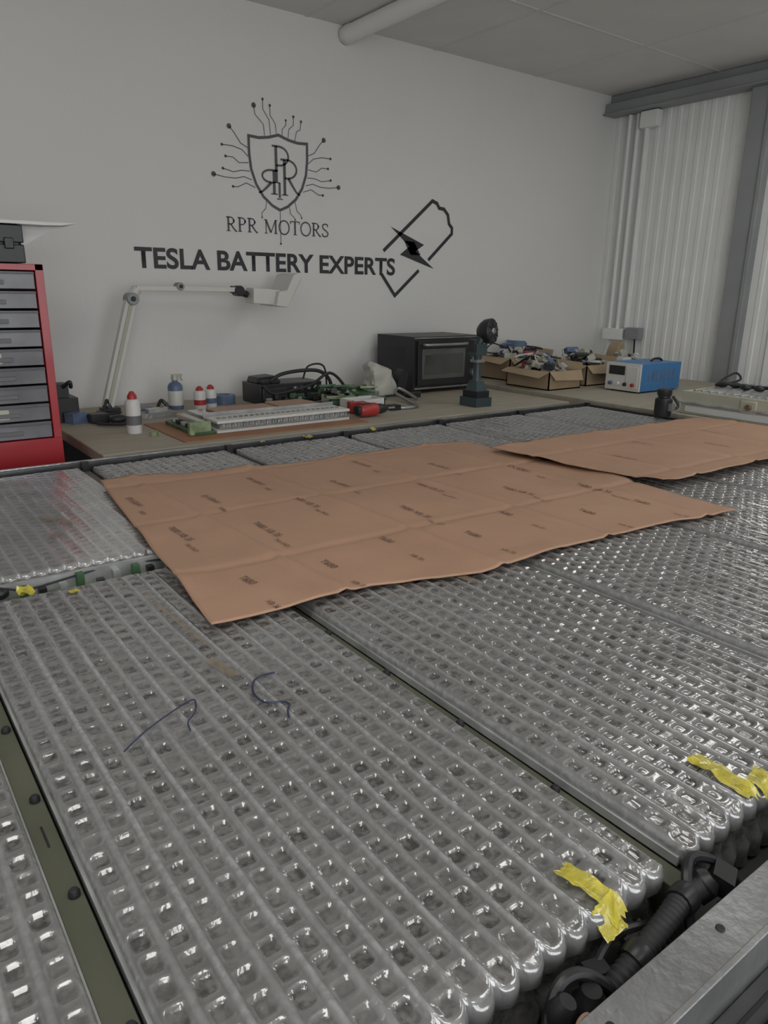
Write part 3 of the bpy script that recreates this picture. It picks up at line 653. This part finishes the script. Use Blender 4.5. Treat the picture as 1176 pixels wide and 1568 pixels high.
b=B('green_circuit_board',(1.98,4.95,-.95)); b.bx(1.93,2.08,4.80,5.35,-.992,-.965,'pcb'); b.bx(1.90,2.06,4.80,4.84,-.99,-.90,'pcbl'); b.bx(2.0,2.06,4.9,5.3,-.965,-.91,'cream')
for k in range(5): b.bx(1.95,1.99,4.87+k*.09,4.92+k*.09,-.965,-.935,'black' if k%2 else 'clear')
b.done(.004)
b=B('green_label_roll',(1.74,4.95,-.98)); b.lathe((1.72,5.0,-1.0),[(.03,0),(.03,.03),(.02,.035)],'pcbl',14); b.done()

b=B('bench_power_station',(3.3,5.95,-.9)); b.bx(2.98,3.62,5.85,6.2,-1.0,-.82,'black'); b.bx(3.0,3.25,5.83,5.85,-.97,-.85,'dark'); b.bx(3.02,3.2,5.88,6.1,-.82,-.785,'dark')
for k in range(4): b.lathe((3.33+k*.07,5.85,-.87),[(.022,0),(.02,.03)],'alu',12,(0,-1,0))
b.bx(3.3,3.6,5.835,5.85,-.97,-.92,'pcb'); b.prism([(3.0,-.82),(3.02,-.77),(3.2,-.76),(3.25,-.82)],5.95,6.15,'black')
for k in range(7): b.box((3.05+.08*k,5.82,-.96+.03*(k%2)),(.06,.04,.05),('alu','dark','black','pcb')[k%4],rz=k)
b.tube([(3.1,5.88,-.80),(3.2,5.86,-.74),(3.4,5.85,-.715),(3.6,5.86,-.73),(3.72,5.87,-.82),(3.75,5.87,-.98)],.017,'blackr',8)
b.tube([(3.0,5.84,-.82),(3.1,5.82,-.9),(3.3,5.81,-.88),(3.5,5.82,-.84),(3.7,5.84,-.75),(3.85,5.84,-.86),(3.9,5.85,-.98)],.014,'blackr',8)
b.tube([(3.45,5.9,-.8),(3.5,5.88,-.68),(3.68,5.9,-.7),(3.72,5.92,-.98)],.009,'blackr',8); b.done(.01)
b=B('circuit_board_stack',(3.75,5.5,-.95))
for k in range(16):
    b.box((3.52+.10*(k%5)+random.uniform(-.03,.03),5.42+.08*(k//5),-.95+.035*(k%4)),(.16,.11,.02),random.choice(['pcb','pcbl','pcb','dark']),rz=random.uniform(-.5,.5),rx=random.uniform(-.4,.4))
b.bx(3.48,3.95,5.40,5.66,-1.0,-.975,'pcb')
for k in range(26): b.box((3.47+random.random()*.50,5.42+random.random()*.26,-.93+random.random()*.08),(.05,.03,.035),random.choice(['black','alu','cream','dark','pcb']),rz=random.random())
b.done()
b=B('clear_parts_bin',(3.75,5.1,-.95)); b.bx(3.46,3.80,5.10,5.30,-1.0,-.99,'white')
for a in ((3.46,3.47,5.10,5.30),(3.79,3.80,5.10,5.30),(3.46,3.80,5.10,5.11),(3.46,3.80,5.29,5.30)): b.bx(*a,-.99,-.90,'white')
b.bx(3.48,3.78,5.12,5.28,-.985,-.93,'bag'); b.done()
b=B('white_plastic_bag',(4.25,5.85,-.85))
vs=[];fs=[];n=16;mm=24
for j in range(n+1):
    t=j/n
    for i in range(mm):
        a=2*math.pi*i/mm; ca,sa=math.cos(a),math.sin(a)
        k=max(abs(ca),abs(sa)); sq=.6+.4/k
        r=sq*(1-.12*t)*(1+.25*noise.noise(Vector((ca*2.5,sa*2.5,t*4))))
        if t>.9: r*=1-(t-.9)*4
        vs.append((4.27+.05*t-.10*t*t+.15*r*ca,5.82+.11*r*sa,-1+.31*t+.03*ca*t*-1))
for j in range(n):
    for i in range(mm): fs.append((j*mm+i,j*mm+(i+1)%mm,j*mm+mm+(i+1)%mm,j*mm+mm+i))
fs.append(tuple(n*mm+i for i in range(mm))); fs.append(tuple(range(mm-1,-1,-1)))
b.add(vs,fs,'bag'); b.prism([(4.40,-1.0),(4.48,-1.0),(4.53,-.78),(4.47,-.74),(4.42,-.80)],5.70,5.80,'black'); b.done()
b=B('red_cordless_drill',(3.5,4.88,-.95)); dx,dy=3.36,4.86
b.lathe((dx,dy,-.94),[(.045,0),(.055,.02),(.055,.15),(.05,.17)],'redp',18,(1,-.05,0)); b.lathe((dx+.17,dy-.01,-.94),[(.046,0),(.042,.04),(.032,.08),(.014,.11)],'black',16,(1,-.05,0))
b.cyl((dx+.27,dy-.015,-.94),(dx+.35,dy-.02,-.94),.008,'alu',8); b.lathe((dx-.03,dy,-.94),[(.04,0),(.045,.03)],'black',18,(1,0,0))
b.tube([(dx+.07,dy,-.95),(dx+.09,dy+.10,-.955),(dx+.12,dy+.19,-.96)],.032,'black',10); b.box((dx+.13,dy+.22,-.95),(.15,.08,.09),'redp',rz=-.2); b.box((dx+.06,dy,-.89),(.1,.06,.012),'black')
b.done(.006)
b=B('bent_metal_tube',(4.1,5.2,-.95)); b.tube([(3.86,5.05,-.985),(4.0,5.0,-.985),(4.12,5.05,-.98),(4.2,5.3,-.97),(4.22,5.5,-.93),(4.3,5.55,-.90),(4.36,5.45,-.95),(4.36,5.35,-.985)],.016,'alu',10); b.bx(3.80,3.90,5.0,5.09,-1.0,-.955,'black'); b.done()
b=B('black_adapter_cable',(4.45,5.6,-.97)); b.bx(4.42,4.55,5.52,5.62,-1.0,-.94,'black'); b.tube([(4.4,5.57,-.97),(4.35,5.65,-.98),(4.25,5.68,-.985),(4.1,5.62,-.985)],.01,'blackr'); b.done(.01)

# ---------------------------------------------------------------- side bench contents
def carton(name,x0,x1,y0,y1,h,m='card',flaps=True,z=-.97):
    b=B(name,((x0+x1)/2,(y0+y1)/2,z)); t=.012
    b.bx(x0,x1,y0,y1,z,z+t,m)
    b.bx(x0,x0+t,y0,y1,z,z+h,m); b.bx(x1-t,x1,y0,y1,z,z+h,m); b.bx(x0,x1,y0,y0+t,z,z+h,m); b.bx(x0,x1,y1-t,y1,z,z+h,m)
    if flaps:
        f=.12
        b.add([(x0,y0,z+h),(x0,y1,z+h),(x0-f,y1-.03,z+h-.03),(x0-f,y0+.03,z+h-.06)],[(0,1,2,3)],m)
        b.add([(x0,y0,z+h),(x1,y0,z+h),(x1-.03,y0-f*.5,z+h-.10),(x0+.03,y0-f*.5,z+h-.08)],[(0,1,2,3)],m)
        b.add([(x1,y0,z+h),(x1,y1,z+h),(x1+f*.4,y1-.03,z+h+.09),(x1+f*.4,y0+.03,z+h+.07)],[(0,1,2,3)],m)
    cols=['black','dark','bluel','redp','bag','alu','white','bluel','card','cream','clear','dark','cream','card','white']
    for k in range(int(65*(x1-x0))):
        x=random.uniform(x0+.08,x1-.08); y=random.uniform(y0+.08,y1-.08); r=1-2*abs((x-x0)/(x1-x0)-.5)
        b.box((x,y,z+h*.5+random.random()*(h*.5+.15*r)),(random.uniform(.04,.16),random.uniform(.03,.10),random.uniform(.02,.08)),random.choice(cols),rz=random.random()*3,rx=random.uniform(-.6,.6))
    for k in range(int(18*(x1-x0))):
        x=random.uniform(x0+.1,x1-.1); y=random.uniform(y0+.1,y1-.1); p=[(x+random.uniform(-.12,.12),y+random.uniform(-.12,.12),z+h+random.random()*.14) for q in range(5)]
        b.tube(p,random.uniform(.006,.013),random.choice(['black','bluel','dark','bag','white','black','cream']),6,4)
    b.done(smooth=False)
carton('open_cardboard_box',5.85,6.35,5.05,5.65,.19); carton('open_cardboard_box',6.50,7.0,5.10,5.65,.22); carton('orange_cardboard_box',7.12,7.45,5.0,5.35,.18,'cardo',False)
carton('open_cardboard_box',6.1,6.8,5.85,6.35,.25)
b=B('tape_dispenser',(7.6,5.5,-.8)); b.prism([(7.45,-.97),(7.45,-.72),(7.50,-.60),(7.58,-.54),(7.66,-.70),(7.76,-.80),(7.76,-.97)],5.45,5.6,'card'); b.lathe((7.58,5.44,-.72),[(.09,0),(.09,.17)],'cream',20,(0,1,0)); b.done(.01)
b=B('white_adapter_box',(7.0,4.90,-.8)); b.bx(6.78,6.93,4.86,4.94,-.97,-.66,'white'); b.bx(6.79,6.92,4.855,4.86,-.9,-.78,'bluel'); b.done(.01)
b=B('bench_power_supply',(6.75,4.55,-.83)); b.bx(6.50,7.18,4.42,4.83,-.955,-.68,'blue'); b.bx(6.475,6.50,4.42,4.83,-.955,-.68,'white')
b.bx(6.468,6.475,4.60,4.79,-.80,-.71,'dark'); b.bx(6.466,6.475,4.44,4.58,-.93,-.71,'lampw')
for k in range(4): b.lathe((6.475,4.49+k*.09,-.89),[(.022,0),(.018,.03)],('redp','black','lampw','bluel')[k],12,(-1,0,0))
for k in range(7): b.bx(6.62+k*.07,6.65+k*.07,4.416,4.42,-.86,-.74,'bluel')
for x in (6.55,7.1):
    for y in (4.46,4.78): b.lathe((x,y,-.97),[(.02,0),(.02,.016)],'black',8)
b.tube([(6.9,4.6,-.68),(6.95,4.6,-.655),(7.05,4.6,-.655),(7.1,4.6,-.68)],.012,'black')
b.done(.008)
b=B('black_canister_clamp',(5.5,3.5,-.9)); b.lathe((5.53,3.52,-1.0+.02),[(.065,0),(.07,.02),(.07,.14),(.05,.155),(.05,.17)],'black',20); b.lathe((5.53,3.52,-.81),[(.055,0),(.06,.01),(.06,.05),(.03,.06)],'dark',20)
b.box((5.53,3.44,-.90),(.05,.03,.06),'alu'); b.tube([(5.58,3.5,-.95),(5.64,3.45,-.90),(5.62,3.5,-.82)],.012,'black'); b.done()
b=B('boxed_battery_module',(6.2,2.5,-.86)); b.bx(5.76,6.66,1.55,3.50,-.97,-.78,'cream'); b.bx(5.74,6.68,1.53,3.52,-.885,-.865,'clear')
for k in range(28):
    yy=1.6+k*.067; b.cyl((5.79,yy,-.775),(6.63,yy,-.775),.014,'clear',8)
b.bx(5.745,5.76,2.85,2.98,-.90,-.80,'cream'); b.lathe((5.745,2.91,-.85),[(.03,0),(.025,.02)],'amber',12,(-1,0,0)); b.bx(5.75,5.76,1.6,3.46,-.955,-.90,'white')
b.done(.008)
b=B('black_cable_strip',(6.4,3.2,-.74))
for k in range(12):
    yy=3.35-k*.11; b.ell((6.1+.03*math.sin(k*2),yy,-.735),(.035,.05,.026),'black',10)
b.tube([(6.1,3.4,-.745),(6.05,3.3,-.72),(6.15,3.1,-.735),(6.08,2.8,-.72),(6.12,2.4,-.73),(6.1,2.1,-.74)],.014,'blackr'); b.tube([(6.1,3.4,-.74),(6.3,3.44,-.70),(6.4,3.4,-.66),(6.3,3.3,-.70),(6.2,3.36,-.735)],.010,'blackr'); b.done()

# ---------------------------------------------------------------- world, camera
w=bpy.data.worlds.new('World'); sc.world=w; w.use_nodes=True
bg=w.node_tree.nodes['Background']; sky=w.node_tree.nodes.new('ShaderNodeTexSky')
try:
    sky.sky_type='HOSEK_WILKIE'; sky.sun_direction=(-.4,.3,.7); sky.turbidity=6
except Exception: pass
w.node_tree.links.new(sky.outputs[0],bg.inputs[0]); bg.inputs[1].default_value=.4
cam=bpy.data.cameras.new('camera'); co=bpy.data.objects.new('camera',cam); sc.collection.objects.link(co)
rt=Vector((0.8040,-0.5946,0.0149)).normalized(); fw=Vector((.5723,.7665,-.2911)).normalized(); up=rt.cross(fw).normalized()
mtx=Matrix((rt,up,-fw)).transposed().to_4x4(); mtx.translation=W(0,0,0); co.matrix_world=mtx
cam.sensor_fit='AUTO'; cam.sensor_width=36; cam.lens=1119/1568*36; cam.clip_start=.01
sc.camera=co
